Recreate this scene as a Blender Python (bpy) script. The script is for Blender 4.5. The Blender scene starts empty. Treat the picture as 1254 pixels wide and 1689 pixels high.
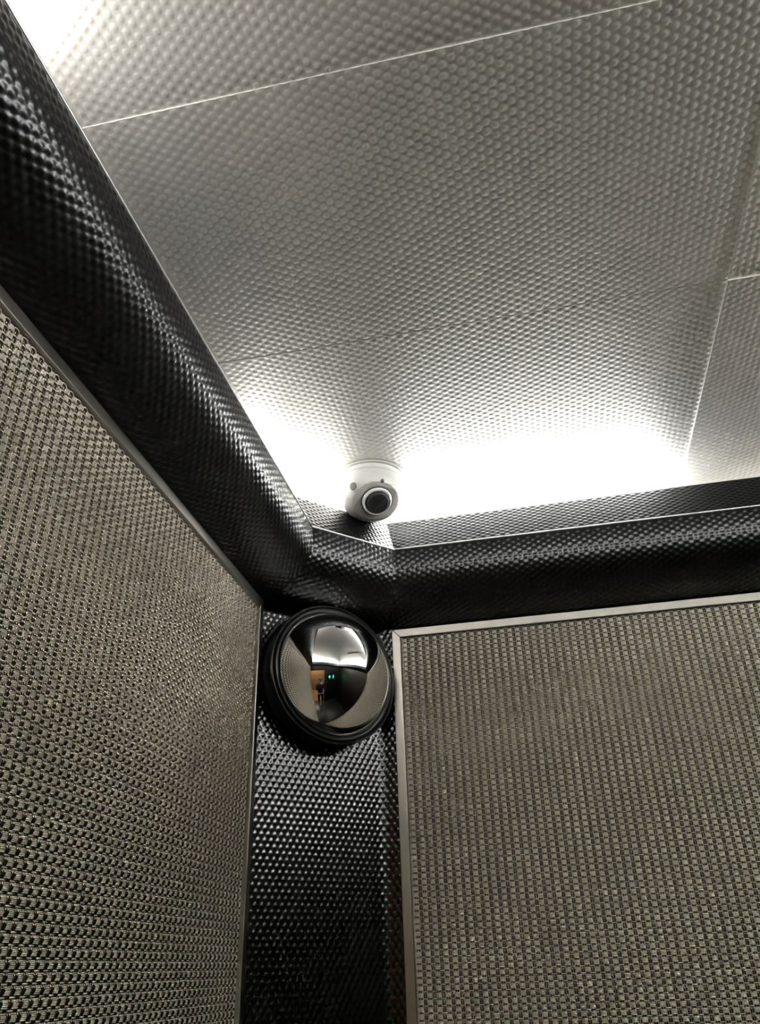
import bpy, math
import numpy as np
from mathutils import Vector, Matrix
from mathutils.bvhtree import BVHTree

SC = bpy.context.scene
COL = SC.collection
PI = math.pi

# ------------------------------------------------------------------ camera
PITCH, ROLL, YAW = math.radians(120.303), math.radians(-1.861), math.radians(10.765)
F_PX = 1298.4
ROT = (Matrix.Rotation(YAW, 3, 'Z') @ Matrix.Rotation(PITCH, 3, 'X') @ Matrix.Rotation(ROLL, 3, 'Z'))
cam_data = bpy.data.cameras.new('camera')
cam_data.sensor_fit = 'HORIZONTAL'
cam_data.sensor_width = 36.0
cam_data.lens = F_PX * 36.0 / 1254.0
cam_data.clip_start = 0.02
cam_data.clip_end = 50
cam = bpy.data.objects.new('camera', cam_data)
COL.objects.link(cam)
cam.matrix_world = ROT.to_4x4()
SC.camera = cam

# ------------------------------------------------------------------ world, exposure
world = bpy.data.worlds.new('world')
SC.world = world
world.use_nodes = True
world.node_tree.nodes['Background'].inputs[0].default_value = (0.02, 0.02, 0.022, 1)
world.node_tree.nodes['Background'].inputs[1].default_value = 0.3
SC.view_settings.view_transform = 'Standard'
SC.view_settings.look = 'None'
SC.view_settings.gamma = 1.0
SC.view_settings.exposure = 2.2
SC.view_settings.use_curve_mapping = False
SC.cycles.max_bounces = 8
SC.cycles.diffuse_bounces = 4
SC.cycles.glossy_bounces = 6
SC.cycles.transmission_bounces = 6
SC.cycles.use_denoising = True
SC.cycles.sample_clamp_indirect = 6.0

# ------------------------------------------------------------------ dimensions (metres, camera at the origin)
XL, YB = -0.39375, 1.25            # faces of the panel frames on the left and back walls
XR, YF = 1.12, -0.36               # right and front wall
ZF, ZC = -1.62, 0.75               # floor, ceiling
KC = 1.4836                        # 45 degree corner: y - x = KC
CL = (XL, KC + XL)                 # chamfer end on the left wall
CB = (YB - KC, YB)                 # chamfer end on the back wall
REC = 0.012                        # wall lining behind the panel frames
SH = 0.075                         # outer shell behind the cove


def strip_light(name, a, b, z, power, inward, col=(1.0, 0.985, 0.955), tilt=0.6, width=0.022):
    """lamp tube lying in the cove trough from a to b, throwing its light up and inward"""
    d = bpy.data.lights.new(name, 'AREA')
    d.shape = 'RECTANGLE'
    a, b = Vector((*a, z)), Vector((*b, z))
    L = (b - a).length
    d.size, d.size_y = L, width
    d.energy = power * L
    d.color = col
    o = bpy.data.objects.new(name, d)
    COL.objects.link(o)
    x = (b - a).normalized()
    nrm = (Vector((0, 0, 1)) + Vector((*inward, 0)) * tilt).normalized()
    zax = -nrm
    y = zax.cross(x)
    m = Matrix((x, y, zax)).transposed().to_4x4()
    m.translation = (a + b) / 2
    o.matrix_world = m
    return o


ZL = 0.714
strip_light('light_cove_back', (-0.20, YB + 0.02), (0.27, YB + 0.02), ZL, 3.2, (0, -1), col=(0.97, 0.99, 1.0), tilt=0.35)
strip_light('light_cove_corner', (XL + 0.01, CL[1] + 0.035), (CB[0] - 0.035, YB - 0.01), ZL, 2.3, (0.7, -0.7), tilt=0.35)
strip_light('light_cove_left', (XL - 0.02, 1.0), (XL - 0.02, 1.08), ZL, 3.2, (1, 0), tilt=0.35)
strip_light('light_cove_left_near', (XL - 0.02, -0.30), (XL - 0.02, 0.30), ZL - 0.024, 3.9, (1, 0), col=(1.0, 0.965, 0.93))
strip_light('light_cove_back_far', (0.58, YB + 0.02), (1.05, YB + 0.02), ZL, 1.0, (0, -1), col=(1.0, 0.95, 0.92), tilt=0.35)
strip_light('light_cove_right', (XR + 0.02, -0.25), (XR + 0.02, 1.15), ZL - 0.01, 7.0, (-1, 0))
strip_light('light_cove_front', (-0.30, YF - 0.02), (1.0, YF - 0.02), ZL - 0.01, 4.6, (0, 1))
lob = bpy.data.lights.new('light_lobby', 'AREA')
lob.shape = 'RECTANGLE'
lob.size, lob.size_y = 1.2, 0.5
lob.energy = 7
lob.color = (1.0, 0.88, 0.72)
lobo = bpy.data.objects.new('light_lobby', lob)
COL.objects.link(lobo)
lobo.location = (0.0, -1.25, 0.93)


# ------------------------------------------------------------------ materials
def new_mat(name):
    m = bpy.data.materials.new(name)
    m.use_nodes = True
    nt = m.node_tree
    b = nt.nodes['Principled BSDF']
    return m, nt, b


def mat(name, col, rough=0.5, metal=0.0, spec=0.5, noise=0.0, nscale=40.0, rnoise=0.0, coat=0.0, bump=0.0, stretch=None):
    m, nt, b = new_mat(name)
    b.inputs['Base Color'].default_value = (*col, 1)
    b.inputs['Roughness'].default_value = rough
    b.inputs['Metallic'].default_value = metal
    b.inputs['Specular IOR Level'].default_value = spec
    b.inputs['Coat Weight'].default_value = coat
    if noise or rnoise or bump:
        tc = nt.nodes.new('ShaderNodeTexCoord')
        mp = nt.nodes.new('ShaderNodeMapping')
        mp.inputs['Scale'].default_value = stretch or (1, 1, 1)
        nz = nt.nodes.new('ShaderNodeTexNoise')
        nz.inputs['Scale'].default_value = nscale
        nz.inputs['Detail'].default_value = 4
        nt.links.new(tc.outputs['Object'], mp.inputs[0])
        nt.links.new(mp.outputs[0], nz.inputs['Vector'])
        if noise:
            mx = nt.nodes.new('ShaderNodeMix')
            mx.data_type = 'RGBA'
            mx.inputs[6].default_value = (*[c * (1 - noise) for c in col], 1)
            mx.inputs[7].default_value = (*[min(1, c * (1 + noise)) for c in col], 1)
            nt.links.new(nz.outputs[0], mx.inputs[0])
            nt.links.new(mx.outputs[2], b.inputs['Base Color'])
        if rnoise:
            mr = nt.nodes.new('ShaderNodeMapRange')
            mr.inputs[3].default_value = max(0.02, rough - rnoise)
            mr.inputs[4].default_value = rough + rnoise
            nt.links.new(nz.outputs[0], mr.inputs[0])
            nt.links.new(mr.outputs[0], b.inputs['Roughness'])
        if bump:
            bp = nt.nodes.new('ShaderNodeBump')
            bp.inputs['Strength'].default_value = bump
            bp.inputs['Distance'].default_value = 0.001
            nt.links.new(nz.outputs[0], bp.inputs['Height'])
            nt.links.new(bp.outputs[0], b.inputs['Normal'])
    return m


def emit(name, col, strength):
    m, nt, b = new_mat(name)
    b.inputs['Base Color'].default_value = (0.01, 0.01, 0.01, 1)
    b.inputs['Emission Color'].default_value = (*col, 1)
    b.inputs['Emission Strength'].default_value = strength
    return m


M = {}
M['ceiling'] = mat('ceiling_steel', (0.63, 0.62, 0.58), 0.45, 0.72, noise=0.04, nscale=6)
M['slab'] = mat('ceiling_slab', (0.3, 0.3, 0.3), 0.7, noise=0.05)
M['black'] = mat('black_dimpled_metal', (0.040, 0.041, 0.043), 0.30, 1.0, spec=0.5, rnoise=0.05, nscale=60)
M['edge'] = mat('bare_folded_edge', (0.55, 0.56, 0.57), 0.30, 1.0, rnoise=0.05)
M['corner'] = mat('black_dimpled_corner_metal', (0.034, 0.035, 0.037), 0.20, 1.0, spec=0.5, rnoise=0.04, nscale=60)
M['lining'] = mat('dark_lining', (0.02, 0.02, 0.02), 0.6, noise=0.1)
M['shell'] = mat('shell_paint', (0.75, 0.74, 0.72), 0.6, noise=0.03)
M['weft'] = mat('weft_wire', (0.95, 0.865, 0.755), 0.30, 0.50, noise=0.08, nscale=90)
M['warp'] = mat('warp_wire', (0.11, 0.097, 0.078), 0.22, 1.0, noise=0.08, nscale=90)  # darkened in colour for the dark surroundings these metal wires reflect
M['back'] = mat('mesh_backing', (0.02, 0.018, 0.015), 0.6, noise=0.1)
M['frame'] = mat('brushed_frame', (0.30, 0.288, 0.265), 0.30, 1.0, rnoise=0.06, nscale=60, stretch=(4, 4, 60))
M['mirror'] = mat('convex_mirror_coating', (0.82, 0.81, 0.80), 0.018, 1.0, noise=0.02, nscale=20)
M['rubber'] = mat('black_rubber', (0.010, 0.010, 0.011), 0.33, spec=0.4, rnoise=0.05)
M['white'] = mat('white_plastic', (0.38, 0.38, 0.36), 0.38, noise=0.01)
M['grey'] = mat('grey_plastic', (0.26, 0.26, 0.24), 0.40, noise=0.02)
M['dark'] = mat('dark_hole', (0.015, 0.015, 0.015), 0.4, noise=0.1)
M['sensor'] = mat('sensor_window', (0.05, 0.045, 0.045), 0.55, noise=0.1)
M['print'] = mat('dark_print', (0.08, 0.08, 0.08), 0.5, noise=0.05)
M['ring'] = mat('lens_ring', (0.85, 0.85, 0.84), 0.25, 0.3, noise=0.01)
M['chrome'] = mat('chrome', (0.8, 0.8, 0.8), 0.12, 1.0, noise=0.02)
M['lens'] = mat('lens_glass', (0.012, 0.013, 0.015), 0.06, 0.0, spec=0.8, noise=0.1)
gm, gnt, gb = new_mat('clear_dome')
gb.inputs['Base Color'].default_value = (0.96, 0.97, 0.97, 1)
gb.inputs['Transmission Weight'].default_value = 1.0
gb.inputs['Roughness'].default_value = 0.01
gb.inputs['IOR'].default_value = 1.35
M['glass'] = gm
M['floor'] = mat('dark_floor', (0.018, 0.017, 0.016), 0.28, noise=0.3, nscale=30)
M['steel_wall'] = mat('grey_satin_wall', (0.17, 0.165, 0.155), 0.34, 1.0, noise=0.12, nscale=5, stretch=(8, 8, 0.4))
M['front'] = mat('black_front', (0.012, 0.012, 0.013), 0.25, noise=0.1)
M['green'] = emit('green_display', (0.02, 1.0, 0.35), 1.6)
M['skin'] = mat('skin', (0.52, 0.34, 0.26), 0.5, noise=0.06)
M['cloth'] = mat('black_cloth', (0.012, 0.012, 0.014), 0.8, noise=0.2, nscale=120)
M['hair'] = mat('dark_hair', (0.014, 0.011, 0.009), 0.5, noise=0.3, nscale=200)
M['shoe'] = mat('shoe', (0.05, 0.05, 0.05), 0.5, noise=0.1)
M['phone'] = mat('phone_body', (0.03, 0.03, 0.032), 0.2, noise=0.05)
M['eye'] = mat('eye_dark', (0.02, 0.015, 0.012), 0.2, noise=0.05)
M['lip'] = mat('lip_skin', (0.40, 0.20, 0.17), 0.45, noise=0.05)


def wood_mat():
    m, nt, b = new_mat('lobby_wood')
    tc = nt.nodes.new('ShaderNodeTexCoord')
    mp = nt.nodes.new('ShaderNodeMapping')
    mp.inputs['Scale'].default_value = (0.6, 1, 9)
    nz = nt.nodes.new('ShaderNodeTexNoise')
    nz.inputs['Scale'].default_value = 4
    nz.inputs['Detail'].default_value = 6
    cr = nt.nodes.new('ShaderNodeValToRGB')
    cr.color_ramp.elements[0].color = (0.24, 0.125, 0.05, 1)
    cr.color_ramp.elements[1].color = (0.50, 0.31, 0.14, 1)
    nt.links.new(tc.outputs['Object'], mp.inputs[0])
    nt.links.new(mp.outputs[0], nz.inputs['Vector'])
    nt.links.new(nz.outputs[0], cr.inputs[0])
    nt.links.new(cr.outputs[0], b.inputs['Base Color'])
    b.inputs['Roughness'].default_value = 0.4
    return m


M['wood'] = wood_mat()


# ------------------------------------------------------------------ helpers
def link(name, me, material=None, parent=None):
    o = bpy.data.objects.new(name, me)
    COL.objects.link(o)
    if material is not None:
        me.materials.append(material)
    if parent is not None:
        o.parent = parent
    return o


def tag(o, label=None, cat=None, group=None, kind=None):
    if label: o['label'] = label
    if cat: o['category'] = cat
    if group: o['group'] = group
    if kind: o['kind'] = kind
    return o


def empty(name, loc=(0, 0, 0)):
    o = bpy.data.objects.new(name, None)
    o.empty_display_size = 0.05
    COL.objects.link(o)
    o.location = loc
    return o


def np_mesh(name, V, Q, smooth=True, normals=None):
    """mesh from numpy arrays of vertices and quads"""
    me = bpy.data.meshes.new(name)
    V = np.ascontiguousarray(V, dtype=np.float32)
    Q = np.ascontiguousarray(Q, dtype=np.int32)
    me.vertices.add(len(V))
    me.vertices.foreach_set('co', V.ravel())
    n = Q.shape[0]
    me.loops.add(n * 4)
    me.loops.foreach_set('vertex_index', Q.ravel())
    me.polygons.add(n)
    me.polygons.foreach_set('loop_start', np.arange(0, n * 4, 4, dtype=np.int32))
    me.polygons.foreach_set('loop_total', np.full(n, 4, dtype=np.int32))
    me.polygons.foreach_set('use_smooth', np.full(n, smooth, dtype=bool))
    me.update(calc_edges=True)
    if normals is not None:
        me.normals_split_custom_set_from_vertices(np.ascontiguousarray(normals, dtype=np.float32))
    return me


def py_mesh(name, V, F, smooth=False):
    me = bpy.data.meshes.new(name)
    me.from_pydata([tuple(v) for v in V], [], [tuple(f) for f in F])
    if smooth:
        me.polygons.foreach_set('use_smooth', [True] * len(me.polygons))
    me.update()
    return me


def grid_quads(nu, nv, base=0, flip=False):
    i, j = np.meshgrid(np.arange(nu - 1), np.arange(nv - 1), indexing='ij')
    a = (i * nv + j).ravel() + base
    q = np.stack([a, a + nv, a + nv + 1, a + 1], 1)
    return q[:, ::-1] if flip else q


def box_geo(x0, x1, y0, y1, z0, z1):
    V = [(x, y, z) for x in (x0, x1) for y in (y0, y1) for z in (z0, z1)]
    F = [(0, 1, 3, 2), (4, 6, 7, 5), (0, 4, 5, 1), (2, 3, 7, 6), (0, 2, 6, 4), (1, 5, 7, 3)]
    return V, F


def boxes(name, lst, material, parent=None, bevel=0.0):
    V, F = [], []
    for b in lst:
        v, f = box_geo(*b)
        n = len(V)
        V += v
        F += [tuple(i + n for i in q) for q in f]
    o = link(name, py_mesh(name, V, F), material, parent)
    if bevel:
        m = o.modifiers.new('bevel', 'BEVEL')
        m.width = bevel
        m.segments = 2
    return o


def frame_axes(axis, up=(0, 0, 1)):
    a = Vector(axis).normalized()
    u = Vector(up).cross(a).normalized()
    v = a.cross(u).normalized()
    return u, v, a


def lathe(name, prof, centre, axis, material, parent=None, seg=96, smooth=True, squash=None):
    """profile of (radius, height) revolved about the axis through the centre"""
    u, v, a = frame_axes(axis, (0, 0, 1) if abs(Vector(axis).normalized().z) < 0.95 else (0, 1, 0))
    c = Vector(centre)
    V, F = [], []
    n = len(prof)
    for k in range(seg):
        t = 2 * PI * k / seg
        d = u * math.cos(t) + v * math.sin(t)
        for r, h in prof:
            V.append(c + d * r + a * h)
    for k in range(seg):
        k2 = (k + 1) % seg
        for i in range(n - 1):
            F.append((k * n + i, k2 * n + i, k2 * n + i + 1, k * n + i + 1))
    me = py_mesh(name, V, F, smooth)
    o = link(name, me, material, parent)
    import bmesh
    bm = bmesh.new()
    bm.from_mesh(me)
    bmesh.ops.remove_doubles(bm, verts=bm.verts, dist=1e-6)
    bmesh.ops.recalc_face_normals(bm, faces=bm.faces)
    bm.to_mesh(me)
    bm.free()
    if smooth:
        me.set_sharp_from_angle(angle=math.radians(35))
    return o


# ------------------------------------------------------------------ embossed dimple relief
def dimple(u, v, Lu, Lv, H, R, flat=1.0):
    """staggered lattice of round bosses: period Lu along u (rows staggered), Lv along v"""
    def cell(du, dv):
        a = u / Lu + du
        b = v / Lv + dv
        x = (a - np.round(a)) * Lu
        y = (b - np.round(b)) * Lv
        r = np.sqrt(x * x + y * y) / R
        t = np.clip((1 - r) * flat, 0, 1)
        return t * t * (3 - 2 * t)
    return H * np.maximum(cell(0, 0), cell(0.5, 0.5))


def fin_normals(P, nu, nv):
    P = P.reshape(nu, nv, 3)
    du = np.gradient(P, axis=0)
    dv = np.gradient(P, axis=1)
    n = np.cross(du, dv)
    n /= np.linalg.norm(n, axis=2, keepdims=True) + 1e-12
    return n.reshape(-1, 3)


# black dimple lattice
BU, BV, BH, BR = 0.0161, 0.01015, 0.0012, 0.0054
# ceiling lattice
CU, CV, CH, CR = 0.0180, 0.0114, 0.00040, 0.0045

# ------------------------------------------------------------------ structure: shell of the car
boxes('floor', [(-0.52, 1.2, -0.5, 1.36, ZF - 0.05, ZF)], M['floor'])
tag(bpy.data.objects['floor'], 'dark floor of the lift car', 'floor', kind='structure')
o = boxes('wall_left', [(XL - SH, XL - REC, YF - 0.05, 1.045, ZF, 0.60), (XL - SH - 0.05, XL - SH, YF - 0.05, YB + SH + 0.05, ZF, ZC + 0.05)], M['lining'])
tag(o, 'dark lift wall behind the woven panel at the left', 'wall', kind='structure')
o = boxes('wall_back', [(-0.19, XR + 0.03, YB + REC, YB + SH, ZF, 0.60), (XL - SH, XR + SH, YB + SH, YB + SH + 0.05, ZF, ZC + 0.05)], M['lining'])
tag(o, 'dark lift wall behind the woven panel at the right of the mirror', 'wall', kind='structure')
o = boxes('wall_right', [(XR + 0.012, XR + SH, YF, YB + REC, ZF, 0.60), (XR + SH, XR + SH + 0.05, YF - 0.05, YB + SH + 0.05, ZF, ZC + 0.05)], M['steel_wall'])
tag(o, 'smooth dark grey satin lift wall seen only in the mirror', 'wall', kind='structure')
DX0, DX1, DZ = XL + 0.02, 0.24, 0.33      # open doorway
o = boxes('wall_front', [(DX1, XR + SH, YF - 0.08, YF, ZF, 0.60), (XL - REC, DX1, YF - 0.08, YF, DZ, 0.60),
                         (XL - SH, XR + SH, YF - 0.13, YF - 0.08, 0.60, ZC + 0.05)], M['front'])
tag(o, 'black front wall of the lift with the open doorway', 'wall', kind='structure')
boxes('trim_7', [(XR + 0.002, XR + 0.012, YF, YB, ZF, ZF + 0.02)], M['frame'])
tag(bpy.data.objects['trim_7'], 'thin bright metal strip along the foot of the smooth grey wall', 'trim', kind='structure')
# pale inner faces of the trough above the cove
t = 0.004
o = boxes('trim_8', [(XL - SH, XL - SH + t, YF - 0.08, YB + SH, 0.60, ZC + 0.0), (XL - SH, XR + SH, YB + SH - t, YB + SH, 0.60, ZC),
                     (XR + SH - t, XR + SH, YF - 0.08, YB + SH, 0.60, ZC), (XL - SH, XR + SH, YF - 0.08, YF - 0.08 + t, 0.60, ZC)], M['shell'])
tag(o, 'pale light trough lining behind the black cove', 'trim', kind='structure')

# ------------------------------------------------------------------ ceiling: slab and dimpled sheets
ceil = boxes('ceiling', [(XL - SH, XR + SH, YF - 0.08, YB + SH, ZC + 0.003, ZC + 0.05)], M['slab'])
tag(ceil, 'silver dimpled metal lift ceiling of butted sheets', 'ceiling', kind='structure')
xs = [XL - SH + 0.005, 0.3085, 0.62, XR + SH - 0.005]
ys = [YF - 0.075, 0.23, 0.4262, 0.7937, YB + SH - 0.005]
drop = {(0, 1): 0.0008, (0, 2): 0.0018, (0, 3): 0.0018, (1, 1): 0.0012, (1, 2): 0.0026, (1, 3): 0.0042}
for i in range(3):
    for j in range(4):
        x0, x1, y0, y1 = xs[i], xs[i + 1], ys[j], ys[j + 1]
        hi = (i <= 1 and j >= 1) or (i == 2 and j >= 2)
        fine = i == 0 and j >= 1 or hi
        stp = (0.00165 if i < 2 else 0.0024) if fine else 0.02
        nu, nv = int((x1 - x0) / stp) + 2, int((y1 - y0) / (stp * 1.1)) + 2
        # a slight tolerance between neighbouring sheets
        gx = 0.0001
        u = np.linspace(x0 + gx, x1 - gx, nu)
        v = np.linspace(y0 + (0.0008 if j == 3 and i == 0 else gx), y1 - gx, nv)
        U, Vv = np.meshgrid(u, v, indexing='ij')
        z0 = ZC - drop.get((i, j), 0.001)

        def height(a, b):
            # embossed bosses on sheets that are not perfectly flat
            wav = 0.0012 * np.sin(a * 5.1 + j) * np.sin(b * 6.3 + 1.3 * i) + 0.0004 * np.sin(a * 23 + 2 * j) * np.sin(b * 19)
            return z0 - dimple(a + 0.0037 * i, b + 0.0043 * j, CU, CV, CH if fine else 0.0, CR, 1.45) + wav * 0.35
        P = np.stack([U, Vv, height(U, Vv)], 2).reshape(-1, 3)
        e = 0.0003
        Nn = np.stack([(height(U + e, Vv) - height(U - e, Vv)) / (2 * e), (height(U, Vv + e) - height(U, Vv - e)) / (2 * e), -np.ones_like(U)], 2).reshape(-1, 3)
        Nn /= np.linalg.norm(Nn, axis=1, keepdims=True)
        Q = grid_quads(nu, nv, flip=True)
        # turned-up edges
        idx = np.arange(nu * nv).reshape(nu, nv)
        allV, allQ, allN = [P], [Q], [Nn]
        base = nu * nv
        for line, nrm in ((idx[:, 0], (0, -1, 0)), (idx[::-1, -1], (0, 1, 0)), (idx[0, ::-1], (-1, 0, 0)), (idx[-1, :], (1, 0, 0))):
            n = len(line)
            a = P[line]
            b = a.copy()
            b[:, 2] = ZC + 0.003
            allV += [a, b]
            k = np.arange(n - 1)
            q = np.stack([base + k, base + k + 1, base + n + k + 1, base + n + k], 1)
            allQ.append(q)
            allN.append(np.tile(np.array(nrm, float), (2 * n, 1)))
            base += 2 * n
        me = np_mesh('panel', np.concatenate(allV), np.concatenate(allQ), True, np.concatenate(allN))
        link('panel', me, M['ceiling'], ceil)

# ------------------------------------------------------------------ black cove around the car
PROF_BAND = [(0.035, 0.6966), (0.0800, 0.6190)]
HEM = [(0.0800, 0.6190), (0.0805, 0.6197), (0.0814, 0.6199), (0.0822, 0.6194), (0.0825, 0.6184), (0.0822, 0.6173), (0.0812, 0.6165)]
PROF_NOSE = [(0.0812, 0.6165), (0.0826, 0.600), (0.0826, 0.585), (0.0797, 0.570), (0.0725, 0.556), (0.062, 0.5435),
             (0.048, 0.532), (0.032, 0.522), (0.014, 0.514), (-0.003, 0.508), (REC * -1.0, 0.500), (-REC, 0.490)]


def resample(prof, step):
    p = np.array(prof)
    if len(p) > 2:      # smooth the polyline with Catmull-Rom
        q = []
        pe = np.vstack([2 * p[0] - p[1], p, 2 * p[-1] - p[-2]])
        for k in range(1, len(pe) - 2):
            for t in np.linspace(0, 1, 8, endpoint=False):
                a, b, c, d = pe[k - 1], pe[k], pe[k + 1], pe[k + 2]
                q.append(0.5 * (2 * b + (c - a) * t + (2 * a - 5 * b + 4 * c - d) * t * t + (3 * b - a - 3 * c + d) * t ** 3))
        q.append(p[-1])
        p = np.array(q)
    s = np.concatenate([[0], np.cumsum(np.linalg.norm(np.diff(p, axis=0), axis=1))])
    n = max(2, int(s[-1] / step) + 1)
    ss = np.linspace(0, s[-1], n)
    o = np.stack([np.interp(ss, s, p[:, 0]), np.interp(ss, s, p[:, 1])], 1)
    d = np.gradient(o, axis=0)
    d /= np.linalg.norm(d, axis=1, keepdims=True)
    nrm = np.stack([-d[:, 1], d[:, 0]], 1)     # towards the room (o) and down/up (z)
    return o, nrm, ss


def cove(name, a, b, inward, m0, m1, step, label, far=None):
    """a..b: ends on the wall plane, inward normal, m0/m1: shift of the ends per metre of offset"""
    a, b = np.array(a), np.array(b)
    t = (b - a) / np.linalg.norm(b - a)
    L = np.linalg.norm(b - a)
    n = np.array(inward, float)
    allV, allQ, allN = [], [], []
    base = 0
    hem = None
    for prof, flip in ((PROF_BAND, False), (HEM, None), (PROF_NOSE, False)):
        pl, pn, s = resample(prof, step * (1 if flip is not None else 0.25))
        nu, nv = int(L / step) + 2, len(pl)
        f = np.linspace(0, 1, nu)
        if far is not None:          # coarser on the stretch beyond the frame
            f0, f1 = far
            keep = np.where((f < f0) | (f > f1))[0]
            f = np.sort(np.concatenate([f[keep], np.linspace(f0, f1, max(2, int((f1 - f0) * L / 0.005)))]))
            nu = len(f)
        O = np.tile(pl[:, 0], (nu, 1))
        Z = np.tile(pl[:, 1], (nu, 1))
        U0 = m0 * O
        U1 = L + m1 * O
        U = U0 + (U1 - U0) * f[:, None]
        S = np.tile(s, (nu, 1))
        h = dimple(U, S - 0.004, BU, BV, BH, BR) if flip is not None else 0 * U
        if flip is not None:
            edge = np.clip(np.minimum(S, s[-1] - S) / 0.003, 0, 1) if prof is PROF_BAND else np.clip(S / 0.002, 0, 1)
            h = h * edge
        NO = np.tile(pn[:, 0], (nu, 1))
        NZ = np.tile(pn[:, 1], (nu, 1))
        oo = O + NO * h
        zz = Z + NZ * h
        P = np.stack([a[0] + t[0] * U + n[0] * oo, a[1] + t[1] * U + n[1] * oo, zz], 2).reshape(-1, 3)
        N = fin_normals(P, nu, nv)
        want = np.stack([n[0] * NO, n[1] * NO, NZ], 2).reshape(-1, 3)
        fl = (N * want).sum() < 0
        allV.append(P)
        allN.append(-N if fl else N)
        if flip is None: hem = (sum(len(q) for q in allQ), (nu - 1) * (nv - 1))
        allQ.append(grid_quads(nu, nv, base, flip=fl))
        base += nu * nv
    # unseen back plate of the tray, added to stop lamp light leaking
    bk = np.array([(0.035, 0.6966), (0.032, 0.6950), (0.060, 0.640), (0.05, 0.605), (-SH, 0.600)])
    nb = len(bk)
    P = []
    for f in (0, 1):
        for (oo, zz) in bk:
            u = (m0 * oo) if f == 0 else L + m1 * oo
            P.append((a[0] + t[0] * u + n[0] * oo, a[1] + t[1] * u + n[1] * oo, zz))
    allV.append(np.array(P))
    allQ.append(grid_quads(2, nb, base))
    nn = np.zeros((2 * nb, 3))
    nn[:, 2] = 1
    allN.append(nn)
    me = np_mesh(name, np.concatenate(allV), np.concatenate(allQ), True, np.concatenate(allN))
    o = link(name, me, M['black'])
    me.materials.append(M['edge'])           # the bare folded edge
    mi = np.zeros(len(me.polygons), dtype=np.int32)
    mi[hem[0]:hem[0] + hem[1]] = 1
    me.polygons.foreach_set('material_index', mi)
    tag(o, label, 'trim', kind='structure')
    return o


t225 = math.tan(math.radians(22.5))
FINE, COARSE = 0.0021, 0.0045
r2 = math.sqrt(0.5)
cove('trim_1', (XL, YF), CL, (1, 0), 1.0, -t225, FINE, 'black dimpled rounded cove running up the left side', far=(0.0, 0.36))
cove('trim_2', CL, CB, (r2, -r2), t225, -t225, FINE, 'short black dimpled cove across the corner above the mirror')
cove('trim_3', CB, (XR, YB), (0, -1), t225, -1.0, FINE, 'black dimpled cove above the right woven panel', far=(0.58, 1.0))
cove('trim_4', (XR, YB), (XR, YF), (-1, 0), 1.0, -1.0, COARSE, 'black cove above the smooth grey wall, seen in the mirror')
cove('trim_5', (XR, YF), (XL, YF), (0, 1), 1.0, -1.0, COARSE, 'black cove above the doorway, seen in the mirror')


# ------------------------------------------------------------------ black dimpled corner wall (45 degrees, rounded into the walls)
def corner_wall():
    kk = KC + REC * math.sqrt(2)
    A = np.array([XL - REC, kk + XL - REC])
    B = np.array([YB + 0.001 - kk, YB + 0.001])      # flush with the right panel's frame
    pl = [A + (0, -0.06)]
    fil = 0.022
    tcut = fil * t225 * 1.0

    def arc(c, d0, d1, n=10):
        p0, p2 = c - d0 * tcut, c + d1 * tcut
        return [(1 - s) ** 2 * p0 + 2 * s * (1 - s) * c + s * s * p2 for s in np.linspace(0, 1, n)]
    d45 = np.array([r2, r2])
    pl += arc(A, np.array([0, 1.0]), d45)
    pl += arc(B, d45, np.array([1.0, 0]))
    pl.append(np.array([-0.213, B[1]]))
    pl = np.array(pl)
    s = np.concatenate([[0], np.cumsum(np.linalg.norm(np.diff(pl, axis=0), axis=1))])
    allV, allQ, allN = [], [], []
    base = 0
    for z0, z1, step in ((-0.20, 0.52, 0.0019), (ZF, -0.20, 0.0045)):
        nu, nv = int(s[-1] / step) + 2, int((z1 - z0) / (step * 1.15)) + 2
        su = np.linspace(0, s[-1], nu)
        xy = np.stack([np.interp(su, s, pl[:, 0]), np.interp(su, s, pl[:, 1])], 1)
        d = np.gradient(xy, axis=0)
        for _ in range(3):
            d[1:-1] = (d[:-2] + 2 * d[1:-1] + d[2:]) / 4
        d /= np.linalg.norm(d, axis=1, keepdims=True)
        n = np.stack([d[:, 1], -d[:, 0]], 1)
        z = np.linspace(z0, z1, nv)
        U = np.tile(su[:, None], (1, nv))
        Z = np.tile(z, (nu, 1))
        h = dimple(Z, U - 0.002, BU, BV, 0.0008, BR)
        P = np.stack([xy[:, 0:1] + n[:, 0:1] * h, xy[:, 1:2] + n[:, 1:2] * h, Z], 2).reshape(-1, 3)
        N = fin_normals(P, nu, nv)
        want = np.stack([np.tile(n[:, 0:1], (1, nv)), np.tile(n[:, 1:2], (1, nv)), 0 * Z], 2).reshape(-1, 3)
        fl = (N * want).sum() < 0
        allV.append(P)
        allN.append(-N if fl else N)
        allQ.append(grid_quads(nu, nv, base, flip=fl))
        base += nu * nv
    me = np_mesh('wall_corner', np.concatenate(allV), np.concatenate(allQ), True, np.concatenate(allN))
    o = link('wall_corner', me, M['corner'])
    tag(o, 'black dimpled corner wall between the two woven panels', 'wall', kind='structure')


corner_wall()

# ------------------------------------------------------------------ woven wire panels in metal frames
PS, PT = 0.01272, 0.00832          # weave period along the wall and up it
RW = 0.0138                        # frame rail width


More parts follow.
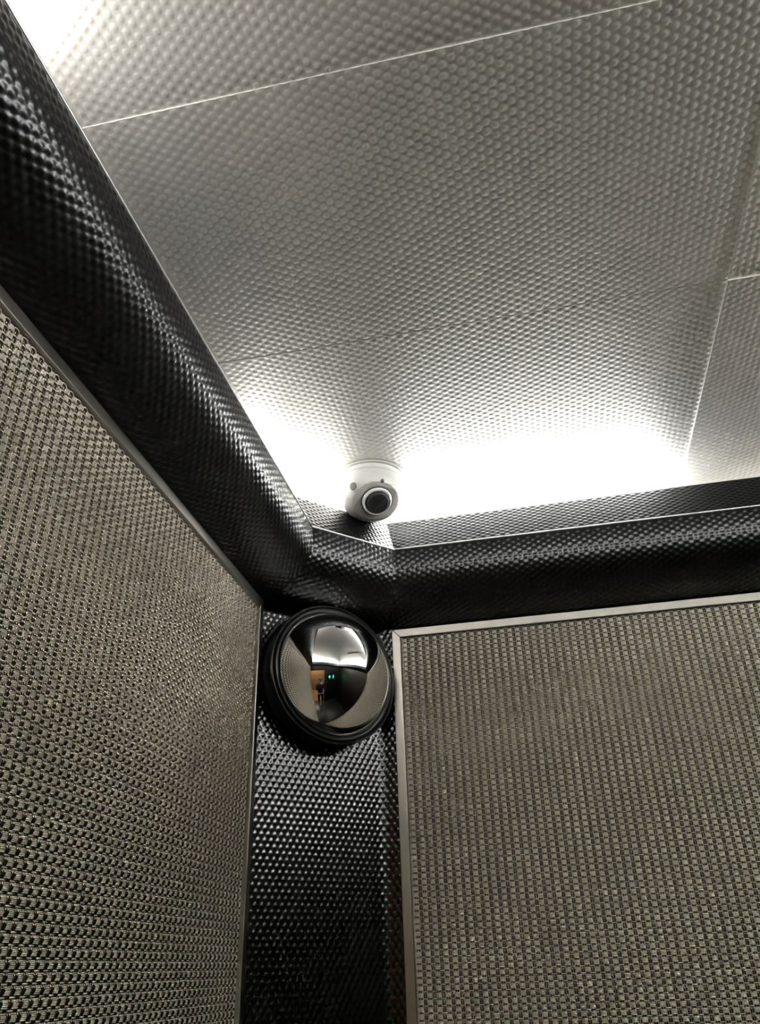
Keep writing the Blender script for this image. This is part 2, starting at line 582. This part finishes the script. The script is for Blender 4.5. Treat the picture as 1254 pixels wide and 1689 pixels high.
def weave_geo(s0, s1, t0, t1, tile=False):
    """round wires: five-wire weft group + single weft, pairs of warps between"""
    A, AW = 0.00130, 0.00110
    rw, rp = 0.00046, 0.00112
    out = {}
    # weft
    nseg = 5
    S = np.arange(s0, s1 + 1e-6, PS / nseg)
    rows = np.arange(math.ceil(t0 / PT - 1e-6), math.floor(t1 / PT + 1e-6))
    offs = [-0.00244, -0.00122, 0, 0.00122, 0.00244, PT / 2]
    ang = np.radians([-8, 90, 188])

    def tube(path_a, path_n, path_b, r):
        # path along axis a (1d), n height (1d), b constant -> verts [len, 3, (a, b, n)]
        m = len(path_a)
        dn = np.gradient(path_n, path_a)
        k = 1 / np.sqrt(1 + dn * dn)
        ta, tn = k, dn * k
        P = np.zeros((m, 3, 3))
        N = np.zeros((m, 3, 3))
        for q, g in enumerate(ang):
            cb, cn = math.cos(g), math.sin(g)
            # ring: b direction and normal direction (-tn, ta)
            N[:, q, 0] = -tn * cn
            N[:, q, 1] = cb
            N[:, q, 2] = ta * cn
            P[:, q, 0] = path_a + N[:, q, 0] * r
            P[:, q, 1] = path_b + cb * r
            P[:, q, 2] = path_n + N[:, q, 2] * r
        return P, N
    Ps, Ns, Qs = [], [], []
    base = 0
    wob = np.random.default_rng(3)
    for rrow in rows:
        for k, of in enumerate(offs):
            sg = -1 if k == 5 else 1
            tcen = (rrow + 0.5) * PT + of
            if not tile and (tcen < t0 + 0.0006 or tcen > t1 - 0.0006):
                continue
            nn = sg * A * np.cos(2 * PI * S / PS)
            P, N = tube(S, nn, tcen + wob.normal(0, 0.00004), rw * (1.12 if k == 5 else 1))
            Ps.append(P.reshape(-1, 3))
            Ns.append(N.reshape(-1, 3))
            Qs.append(grid_quads(len(S), 3, base))
            base += P.shape[0] * 3
    out['weft_wires'] = (np.concatenate(Ps), np.concatenate(Ns), np.concatenate(Qs), False)
    # warp pairs
    T = np.arange(t0, t1 + 1e-6, PT / 4)
    Ps, Ns, Qs = [], [], []
    base = 0
    for j in range(math.ceil(s0 / (PS / 2) - 1e-6), math.ceil(s1 / (PS / 2) - 1e-6)):
        sg = -1 if j % 2 == 0 else 1          # under the group where the weft group lies over
        for e in (-1, 1):
            sc = j * PS / 2 + e * 0.00142
            if not tile and sc < s0 + 0.001:
                continue
            nn = -0.0003 + sg * AW * np.cos(2 * PI * (T / PT - 0.5))
            P, N = tube(T, nn, sc, rp)
            P = P[:, :, [1, 0, 2]]
            N = N[:, :, [1, 0, 2]]
            Ps.append(P.reshape(-1, 3))
            Ns.append(N.reshape(-1, 3))
            Qs.append(grid_quads(len(T), 3, base))
            base += P.shape[0] * 3
    out['warp_wires'] = (np.concatenate(Ps), np.concatenate(Ns), np.concatenate(Qs), True)
    return out


def repeat_up(o, count, step):
    """geometry nodes: the object's own strip of weave repeated upwards"""
    ng = bpy.data.node_groups.new('weave_rows', 'GeometryNodeTree')
    ng.interface.new_socket('Geometry', in_out='INPUT', socket_type='NodeSocketGeometry')
    ng.interface.new_socket('Geometry', in_out='OUTPUT', socket_type='NodeSocketGeometry')
    gi, go = ng.nodes.new('NodeGroupInput'), ng.nodes.new('NodeGroupOutput')
    ln = ng.nodes.new('GeometryNodeMeshLine')
    ln.inputs['Count'].default_value = count
    ln.inputs['Offset'].default_value = (0, 0, step)
    ip = ng.nodes.new('GeometryNodeInstanceOnPoints')
    ng.links.new(ln.outputs[0], ip.inputs['Points'])
    ng.links.new(gi.outputs[0], ip.inputs['Instance'])
    ng.links.new(ip.outputs[0], go.inputs[0])
    md = o.modifiers.new('rows', 'NODES')
    md.node_group = ng


def woven_panel(origin, sdir, ndir, s_a, s_b, z_a, z_b, fine, label):
    """origin on the frame face plane; s along the wall, t = z; fine = (s0, s1, z0) region with real wires"""
    root = empty('wall_panel', origin)
    tag(root, label, 'panel', 'woven wire wall panels')
    sd, nd = np.array(sdir, float), np.array(ndir, float)
    up = np.array([0, 0, 1.0])
    lefthand = np.dot(np.cross(sd, up), nd) < 0

    def W(P):
        return P[:, 0:1] * sd + P[:, 1:2] * up + P[:, 2:3] * nd
    # frame rails, mitred
    d = RW
    corners = {'o': [(s_a, z_a), (s_b, z_a), (s_b, z_b), (s_a, z_b)],
               'i': [(s_a + d, z_a + d), (s_b - d, z_a + d), (s_b - d, z_b - d), (s_a + d, z_b - d)]}
    gap = 0.00015
    for k in range(4):
        k2 = (k + 1) % 4
        quad = [corners['o'][k], corners['o'][k2], corners['i'][k2], corners['i'][k]]
        c = np.array(quad).mean(0)
        quad = [tuple(np.array(q) + (c - np.array(q)) / np.linalg.norm(c - np.array(q)) * gap) for q in quad]
        V = [(s, t, n) for n in (-0.0115, 0.0) for (s, t) in quad]
        F = [(3, 2, 1, 0), (4, 5, 6, 7)] + [(i, (i + 1) % 4, 4 + (i + 1) % 4, 4 + i) for i in range(4)]
        Vw = W(np.array(V))
        me = py_mesh('frame_rail', Vw, [f[::-1] for f in F] if lefthand else F)
        o = link('frame_rail', me, M['frame'], root)
        m = o.modifiers.new('bevel', 'BEVEL')
        m.width = 0.0007
        m.segments = 2
    # dark sheet behind the wires
    s0, s1, t0, t1 = s_a + d - 0.002, s_b - d + 0.002, z_a + d - 0.002, z_b - d + 0.002
    V = W(np.array([(s0, t0, -0.0108), (s1, t0, -0.0108), (s1, t1, -0.0108), (s0, t1, -0.0108)]))
    link('backing_sheet', py_mesh('backing_sheet', V, [(0, 1, 2, 3)]), M['back'], root)
    # wires
    f0, f1, fz = fine
    strips = [(None, weave_geo(f0, f1, fz, z_b - d - 0.0006))]
    # beside the view and below it the same weave goes on, row upon row
    side = (s_a + d, f0) if f0 > s_a + d + 0.01 else (f1, s_b - d)
    strips.append(((int((z_b - d - fz) / PT), fz), weave_geo(*side, 0.0, PT, True)))
    c0, c1 = math.floor((s_a + d) / PS + 1e-3) * PS, math.ceil((s_b - d) / PS - 1e-3) * PS
    strips.append(((round((fz - z_a - d) / PT), z_a + d), weave_geo(c0, c1, 0.0, PT, True)))
    for rep_, g in strips:
        for nm in ('weft_wires', 'warp_wires'):
            P, N, Q, fl = g[nm]
            P = P.copy()
            P[:, 2] -= 0.0058
            Pw, Nw = W(P), W(N)
            q0 = Q[0]
            fn = np.cross(Pw[q0[1]] - Pw[q0[0]], Pw[q0[2]] - Pw[q0[0]])
            if fn @ nd < 0:
                Q = Q[:, ::-1]
            me = np_mesh(nm, Pw, Q, True, Nw)
            o = link(nm, me, M['weft'] if nm == 'weft_wires' else M['warp'], root)
            o['kind'] = 'stuff'
            if rep_:
                o.location = (0, 0, rep_[1])
                repeat_up(o, rep_[0], PT)
    return root


ZTOP = 0.5065
ZLOW = -12 * PT - 176 * PT - RW
woven_panel((XL, 0, 0), (0, 1, 0), (1, 0, 0), -24 * PS - RW, 1.0763, ZLOW, ZTOP, (24 * PS, 1.0763 - RW - 0.0006, -12 * PT),
            'left woven metal wire panel in a slim steel frame')
woven_panel((0, YB, 0), (1, 0, 0), (0, -1, 0), -0.2237, 84 * PS + RW, ZLOW, ZTOP, (-0.2237 + RW + 0.0006, 36 * PS, -12 * PT),
            'right woven metal wire panel in a slim steel frame beside the mirror')

# ------------------------------------------------------------------ convex mirror in the corner
AX = Vector((r2, -r2, 0))
RC = Vector((-0.2992, 1.1525, 0.4059))
D_, r_ = 0.045, 0.0975
Rs = math.hypot(D_, r_)
root = empty('convex_mirror', RC)
tag(root, 'round convex security mirror in a black rubber rim on the dark corner wall', 'mirror')
# origin-relative pieces
dome = []
th0 = math.atan2(r_, D_)
for k in range(49):
    t = th0 * k / 48
    dome.append((Rs * math.sin(t), 0.004 - D_ + Rs * math.cos(t)))
lathe('mirror_dome', dome, (0, 0, 0), AX, M['mirror'], root, seg=160)
lathe('outer_rim', [(0.098, -0.034), (0.1065, -0.034), (0.1095, -0.012), (0.1110, -0.004), (0.1112, 0.000), (0.1104, 0.0018), (0.1092, 0.0022), (0.1080, 0.0014),
                    (0.1074, -0.001), (0.1068, -0.0035), (0.1055, -0.004), (0.102, -0.004)], (0, 0, 0), AX, M['rubber'], root, seg=128)
lathe('inner_rim', [(0.1060, -0.006), (0.1056, 0.002), (0.1046, 0.0042), (0.1030, 0.0048), (0.1014, 0.0042), (0.0998, 0.0020), (0.0986, 0.0010), (0.0965, 0.0006)],
      (0, 0, 0), AX, M['rubber'], root, seg=128)
lathe('back_plate', [(0.0, -0.0335), (0.098, -0.0335), (0.098, -0.006), (0.0, -0.006)], (0, 0, 0), AX, M['dark'], root, seg=64)

# ------------------------------------------------------------------ dome security camera on the ceiling
DC = Vector((-0.2315, 1.142, ZC - 0.0022))
cam_root = empty('security_camera', DC)
tag(cam_root, 'white mini dome security camera with a round lens window on the ceiling', 'camera')
DN = Vector((0, 0, -1))
lathe('mount_ring', [(0.0, 0.0), (0.0625, 0.0), (0.0628, 0.0015), (0.0618, 0.0028), (0.0580, 0.0036), (0.0572, 0.0050), (0.0570, 0.0090), (0.0578, 0.0098),
                     (0.0578, 0.0118), (0.0568, 0.0126), (0.0566, 0.0150)], (0, 0, 0), DN, M['white'], cam_root, seg=128)
LA = Vector((0.25, -0.42, -0.87)).normalized()          # where the lens looks
LCEN = Vector((0.010, -0.020, -0.0565))                 # centre of the flat face
prof = [(0.0566, 0.0140), (0.0572, 0.0148), (0.0572, 0.0180), (0.0570, 0.0210)]
for k in range(0, 25):
    s = k / 24 * PI / 2
    prof.append((0.0572 * math.cos(s) ** 0.85 if k < 24 else 0.0, 0.022 + 0.053 * math.sin(s)))
body = lathe('body_shell', prof, (0, 0, 0), DN, M['white'], cam_root, seg=192)
# slice the flat inclined face
for v in body.data.vertices:
    d = (v.co - LCEN).dot(LA)
    if d > 0:
        v.co -= LA * d
body.data.update()
body.data.set_sharp_from_angle(angle=math.radians(30))

fu, fv, fa = frame_axes(LA)        # fu to one side, fv upward in the face


def face_poly(name, pts, h0, h1, material, parent, n_round=8, rad=0.008):
    """rounded polygon plate on the inclined face"""
    pts = [Vector(p) for p in pts]
    out = []
    m = len(pts)
    for k in range(m):
        p, a, b = pts[k], pts[k - 1], pts[(k + 1) % m]
        da, db = (a - p).normalized(), (b - p).normalized()
        for s in [float(q) for q in np.linspace(0, 1, n_round)]:
            p0, p2 = p + da * rad, p + db * rad
            out.append((1 - s) ** 2 * p0 + 2 * s * (1 - s) * p + s * s * p2)
    V, F = [], []
    n = len(out)
    for h in (h0, h1):
        for q in out:
            V.append(LCEN + fu * q.x + fv * q.y + LA * h)
    F.append(tuple(range(n, 2 * n)))
    for k in range(n):
        F.append((k, (k + 1) % n, n + (k + 1) % n, n + k))
    me = py_mesh(name, V, F)
    import bmesh
    bm = bmesh.new(); bm.from_mesh(me)
    bmesh.ops.recalc_face_normals(bm, faces=bm.faces)
    bm.to_mesh(me); bm.free()
    return link(name, me, material, parent)


plate = face_poly('face_plate', [(-0.036, -0.022), (-0.013, 0.033), (0.031, 0.028), (0.033, -0.012), (0.0, -0.036)], -0.004, 0.0012, M['grey'], cam_root, rad=0.011)
win_c = LCEN + LA * 0.0010 + fu * 0.003 + fv * 0.001
WR = 0.0262
lathe('window_ring', [(WR + 0.0012, 0.0), (WR + 0.0012, 0.0012), (WR, 0.0018), (WR - 0.0006, -0.003)], win_c, LA, M['dark'], cam_root, seg=96)
gp = [(WR - 0.0005, 0.0)]
for k in range(0, 17):
    s = k / 16 * PI / 2
    gp.append(((WR - 0.0005) * math.cos(s) if k < 16 else 0.0, 0.0015 + 0.0165 * math.sin(s)))
lathe('clear_dome', gp, win_c, LA, M['glass'], cam_root, seg=96)
tor = [(0.0224 + 0.0034 * math.cos(q), 0.0020 + 0.0040 * math.sin(q)) for q in [PI * k / 10 for k in range(11)]]
lathe('lens_holder', [(0.0260, -0.001)] + tor + [(0.0188, -0.0005), (0.0, -0.0005)], win_c, LA, M['ring'], cam_root, seg=96)
lb = lathe('lens_barrel', [(0.0180, 0.0015), (0.0180, 0.0065), (0.0170, 0.0078), (0.0145, 0.0078), (0.0138, 0.0062), (0.0, 0.0062)], win_c, LA, M['dark'], cam_root, seg=72)
gl = []
for k in range(0, 13):
    s = k / 12 * PI / 2
    gl.append((0.0135 * math.cos(s) if k < 12 else 0.0, 0.0063 + 0.003 * math.sin(s)))
lathe('lens', gl, win_c, LA, M['lens'], lb, seg=64)


# small fittings on the shell, found where the shell itself lies
def shell_hit(direction):
    """point and normal of the shell seen along a direction from the shell's axis"""
    me = body.data
    bv = BVHTree.FromPolygons([v.co for v in me.vertices], [p.vertices for p in me.polygons])
    o = Vector((0, 0, -0.02))
    loc, nrm, _, _ = bv.ray_cast(o, Vector(direction).normalized())
    if nrm.dot(Vector(direction)) < 0: nrm = -nrm
    return loc, nrm


p, n = shell_hit((-0.36, -0.90, -0.40))
lathe('sensor_bezel', [(0.0, -0.001), (0.0086, -0.001), (0.0086, 0.0006), (0.0078, 0.0010), (0.0070, 0.0004)], p, n, M['white'], cam_root, seg=40)
lathe('sensor_window', [(0.0, 0.0006), (0.0062, 0.0006), (0.0070, 0.0004)], p, n, M['sensor'], cam_root, seg=32)
p, n = shell_hit((0.50, -0.80, -0.28))
lathe('screw_hole', [(0.0, 0.0005), (0.0026, 0.0004), (0.0034, 0.0)], p, n, M['dark'], cam_root, seg=24)
for dr in ((-0.95, -0.15, -0.62), (0.86, 0.1, -0.55)):
    p, n = shell_hit(dr)
    lathe('screw_hole', [(0.0, 0.0005), (0.0026, 0.0004), (0.0034, 0.0)], p, n, M['grey'], cam_root, seg=24)
# small dark print along the lower edge of the face plate (too small to read in the photograph)
V, F = [], []
xk = -0.0235
rng = np.random.default_rng(5)
for k, wd in enumerate((0.0026, 0.0015, 0.0015, 0.0009, 0.0016, 0.0014, 0.0012, 0.0015, 0.0014, 0.0015)):
    x0, x1 = xk, xk + wd
    xk += wd + 0.0006
    sl = lambda x: -0.0235 - (x + 0.0235) * 0.22
    n = len(V)
    hgt = 0.0020 if k == 0 else 0.0013
    for (x, y) in ((x0, sl(x0)), (x1, sl(x1)), (x1 - (wd * 0.45 if k == 0 else 0), sl(x1) + hgt), (x0 + (wd * 0.45 if k == 0 else 0), sl(x0) + hgt)):
        V.append(LCEN + fu * x + fv * y + LA * 0.00132)
    F.append((n, n + 1, n + 2, n + 3))
lt = link('lettering', py_mesh('lettering', V, F), M['print'], cam_root)

# ------------------------------------------------------------------ what only the mirror shows: display, lobby, photographer
cop = empty('display_panel', (0.62, YF, 0.02))
tag(cop, 'black lift display with a green arrow and digit beside the doorway', 'display')
boxes('housing', [(-0.22, 0.22, 0.0, 0.006, -0.10, 0.10)], M['front'], cop, bevel=0.002)


def flat_poly(name, pts, y, thick, material, parent):
    n = len(pts)
    V = [(x, y, z) for x, z in pts] + [(x, y + thick, z) for x, z in pts]
    F = [tuple(range(n))[::-1], tuple(range(n, 2 * n))] + [(k, (k + 1) % n, n + (k + 1) % n, n + k) for k in range(n)]
    return link(name, py_mesh(name, V, F), material, parent)


flat_poly('arrow', [(-0.15, -0.07), (-0.11, -0.07), (-0.11, 0.0), (-0.08, 0.0), (-0.13, 0.07), (-0.18, 0.0), (-0.15, 0.0)], 0.006, 0.002, M['green'], cop)
seg = {'a': (0.06, 0.12, 0.055, 0.067), 'b': (0.060, 0.072, 0.0, 0.060), 'g': (0.06, 0.12, -0.006, 0.006), 'c': (0.060, 0.072, -0.06, 0.0), 'd': (0.06, 0.12, -0.067, -0.055)}
o = boxes('digit', [(a, b, 0.006, 0.008, c, d) for k, (a, b, c, d) in seg.items()], M['green'], cop)

o = boxes('wall_lobby', [(-1.2, 2.0, -2.00, -1.95, ZF, 0.95)], M['wood'])
tag(o, 'wood clad lobby wall seen through the doorway in the mirror', 'wall', kind='structure')
for k in range(5):
    z0 = ZF + 0.02 + k * 0.51
    boxes('plank', [(-1.18, 1.98, -1.95, -1.93, z0, z0 + 0.495)], M['wood'], o, bevel=0.003)
o = boxes('floor_lobby', [(-1.2, 2.0, -2.0, -0.5, ZF - 0.05, ZF)], M['wood'])
tag(o, 'warm lobby floor outside the doorway', 'floor', kind='structure')
o = boxes('ceiling_lobby', [(-1.2, 2.0, -2.0, -0.5, 0.95, 1.0)], M['shell'])
tag(o, 'pale lobby ceiling outside the doorway', 'ceiling', kind='structure')


# the photographer ---------------------------------------------------------
def skin_mesh(name, verts, edges, radii, material, parent, sub=2, root_i=0):
    me = bpy.data.meshes.new(name)
    me.from_pydata([tuple(v) for v in verts], edges, [])
    o = link(name, me, material, parent)
    md = o.modifiers.new('skin', 'SKIN')
    md.use_smooth_shade = True
    sv = me.skin_vertices[0].data
    for k, r in enumerate(radii):
        rr = r if isinstance(r, tuple) else (r, r)
        sv[k].radius = rr
        sv[k].use_root = (k == root_i)
    ms = o.modifiers.new('sub', 'SUBSURF')
    ms.levels = sub
    ms.render_levels = sub
    return o


PX, PY = 0.02, -0.30
person = empty('person', (PX, PY, ZF))
tag(person, 'person in black clothes holding up a phone, seen in the convex mirror', 'person')
# (positions relative to the person's feet; the person faces +y)
J = {'pelvis': (0, -0.02, 0.88), 'waist': (0, -0.02, 1.02), 'chest': (0, -0.03, 1.20), 'neck0': (0, -0.02, 1.345), 'neck1': (0, 0.0, 1.40),
     'head0': (0, 0.012, 1.455), 'head1': (0, 0.012, 1.52), 'head2': (0, 0.0, 1.575)}
names = list(J)
verts = [J[k] for k in names]
rad = [(0.135, 0.10), (0.115, 0.085), (0.13, 0.095), (0.06, 0.055), (0.048, 0.05), (0.062, 0.078), (0.074, 0.09), (0.055, 0.065)]
edges = [(i, i + 1) for i in range(len(names) - 1)]


def add(p, r, frm):
    verts.append(p)
    rad.append(r)
    if frm is not None: edges.append((frm, len(verts) - 1))
    return len(verts) - 1


arm_pts = {}
for sx in (-1, 1):
    sh = add((sx * 0.155, -0.03, 1.305), 0.052, 2)
    el = add((sx * 0.19, 0.08, 1.10), 0.040, sh)
    mid = add((sx * 0.13, 0.17, 1.27), 0.036, el)
    wrx = {-1: -0.055, 1: 0.025}[sx] - PX
    wr = add((wrx + sx * 0.02, 0.225, 1.455), 0.026, mid)
    pm = add((wrx + sx * 0.018, 0.245, 1.52), (0.028, 0.016), wr)
    for f in range(4):
        k1 = add((wrx + sx * (0.012 - 0.006 * f), 0.262 + 0.004 * f, 1.535 + 0.017 * f), 0.0085, pm)
        add((wrx - sx * (0.012 + 0.003 * f), 0.276, 1.530 + 0.018 * f), 0.0075, k1)
    th = add((wrx + sx * 0.006, 0.238, 1.555), 0.0095, pm)
    add((wrx - sx * 0.012, 0.240, 1.585), 0.008, th)
    arm_pts[sx] = (verts[sh], verts[el], verts[mid], verts[wr])
leg_pts = {}
for sx in (-1, 1):
    hp = add((sx * 0.09, -0.01, 0.80), (0.085, 0.085), 0)
    kn = add((sx * 0.10, 0.01, 0.46), 0.055, hp)
    cf = add((sx * 0.105, -0.02, 0.30), 0.052, kn)
    an = add((sx * 0.11, -0.03, 0.085), 0.036, cf)
    add((sx * 0.12, 0.08, 0.035), (0.036, 0.026), an)
    leg_pts[sx] = (verts[hp], verts[kn], verts[cf], verts[an])
skin_mesh('body', verts, edges, rad, M['skin'], person, sub=1)
# face
lathe('nose', [(0.0, 0.022), (0.006, 0.016), (0.012, 0.0), (0.012, -0.012)], (0, 0.094, 1.500), (0, 1, -0.25), M['skin'], person, seg=16)
for sx in (-1, 1):
    lathe('eye', [(0.0, 0.006), (0.007, 0.004), (0.011, -0.002)], (sx * 0.030, 0.090, 1.525), (sx * 0.2, 1, 0), M['eye'], person, seg=16)
    lathe('ear', [(0.0, 0.012), (0.014, 0.010), (0.024, 0.002), (0.022, -0.012)], (sx * 0.074, 0.0, 1.505), (sx, -0.2, 0), M['skin'], person, seg=16)
lathe('mouth', [(0.0, 0.004), (0.012, 0.003), (0.018, -0.003)], (0, 0.088, 1.460), (0, 1, -0.1), M['lip'], person, seg=16)
# hair cap: upper and rear half of a skull shell
V, F = [], []
nu, nv = 28, 12
for i in range(nu):
    for j in range(nv):
        a = 2 * PI * i / nu
        e = PI / 2 - j / (nv - 1) * (1.75 if math.sin(a) < 0.25 else 0.85)
        V.append((0.086 * math.cos(a) * math.cos(e), 0.002 + 0.102 * math.sin(a) * math.cos(e), 1.535 + 0.092 * math.sin(e)))
for i in range(nu):
    for j in range(nv - 1):
        i2 = (i + 1) % nu
        F.append((i * nv + j, i * nv + j + 1, i2 * nv + j + 1, i2 * nv + j))
link('hair', py_mesh('hair', V, F, True), M['hair'], person)
# jacket
jv = [(0, -0.02, 0.80), (0, -0.02, 1.0), (0, -0.03, 1.20), (0, -0.022, 1.33), (0, -0.01, 1.375)]
jr = [(0.165, 0.125), (0.15, 0.115), (0.16, 0.122), (0.085, 0.08), (0.066, 0.066)]
je = [(0, 1), (1, 2), (2, 3), (3, 4)]
for sx in (-1, 1):
    b0 = len(jv)
    for q, (pt, r) in enumerate(zip(arm_pts[sx], (0.075, 0.058, 0.052, 0.040))):
        jv.append(pt)
        jr.append(r)
        je.append((2 if q == 0 else b0 + q - 1, b0 + q))
skin_mesh('jacket', jv, je, jr, M['cloth'], person, sub=1)
tv = [(0, -0.02, 0.92), (0, -0.02, 0.84)]
tr = [(0.15, 0.115), (0.145, 0.115)]
te = [(0, 1)]
for sx in (-1, 1):
    b0 = len(tv)
    for q, (pt, r) in enumerate(zip(leg_pts[sx], (0.098, 0.072, 0.068, 0.056))):
        tv.append(pt)
        tr.append(r)
        te.append((1 if q == 0 else b0 + q - 1, b0 + q))
skin_mesh('trousers', tv, te, tr, M['cloth'], person, sub=1)
for sx in (-1, 1):
    skin_mesh('shoe', [(sx * 0.11, -0.05, 0.045), (sx * 0.113, 0.02, 0.045), (sx * 0.122, 0.11, 0.034)], [(0, 1), (1, 2)], [(0.046, 0.044), (0.047, 0.042), (0.045, 0.032)], M['shoe'], person, sub=1)
# phone behind the viewpoint, lens at its upper corner
R3 = ROT
right, upv, back = Vector(R3.col[0]), Vector(R3.col[1]), Vector(R3.col[2])
pc = back * 0.016 - right * 0.024 - upv * 0.055
ph = empty('phone', pc)
ph.matrix_world = Matrix.Translation(pc) @ ROT.to_4x4()
tag(ph, 'dark mobile phone held up in both hands, tiny in the convex mirror', 'phone')
boxes('case', [(-0.036, 0.036, -0.074, 0.074, -0.004, 0.004)], M['phone'], ph, bevel=0.003)
boxes('screen', [(-0.033, 0.033, -0.070, 0.070, 0.004, 0.0045)], M['lens'], ph)
lathe('lens', [(0.0, 0.0015), (0.006, 0.0015), (0.007, 0.0)], (0.024, 0.055, -0.004), (0, 0, -1), M['lens'], ph, seg=24)
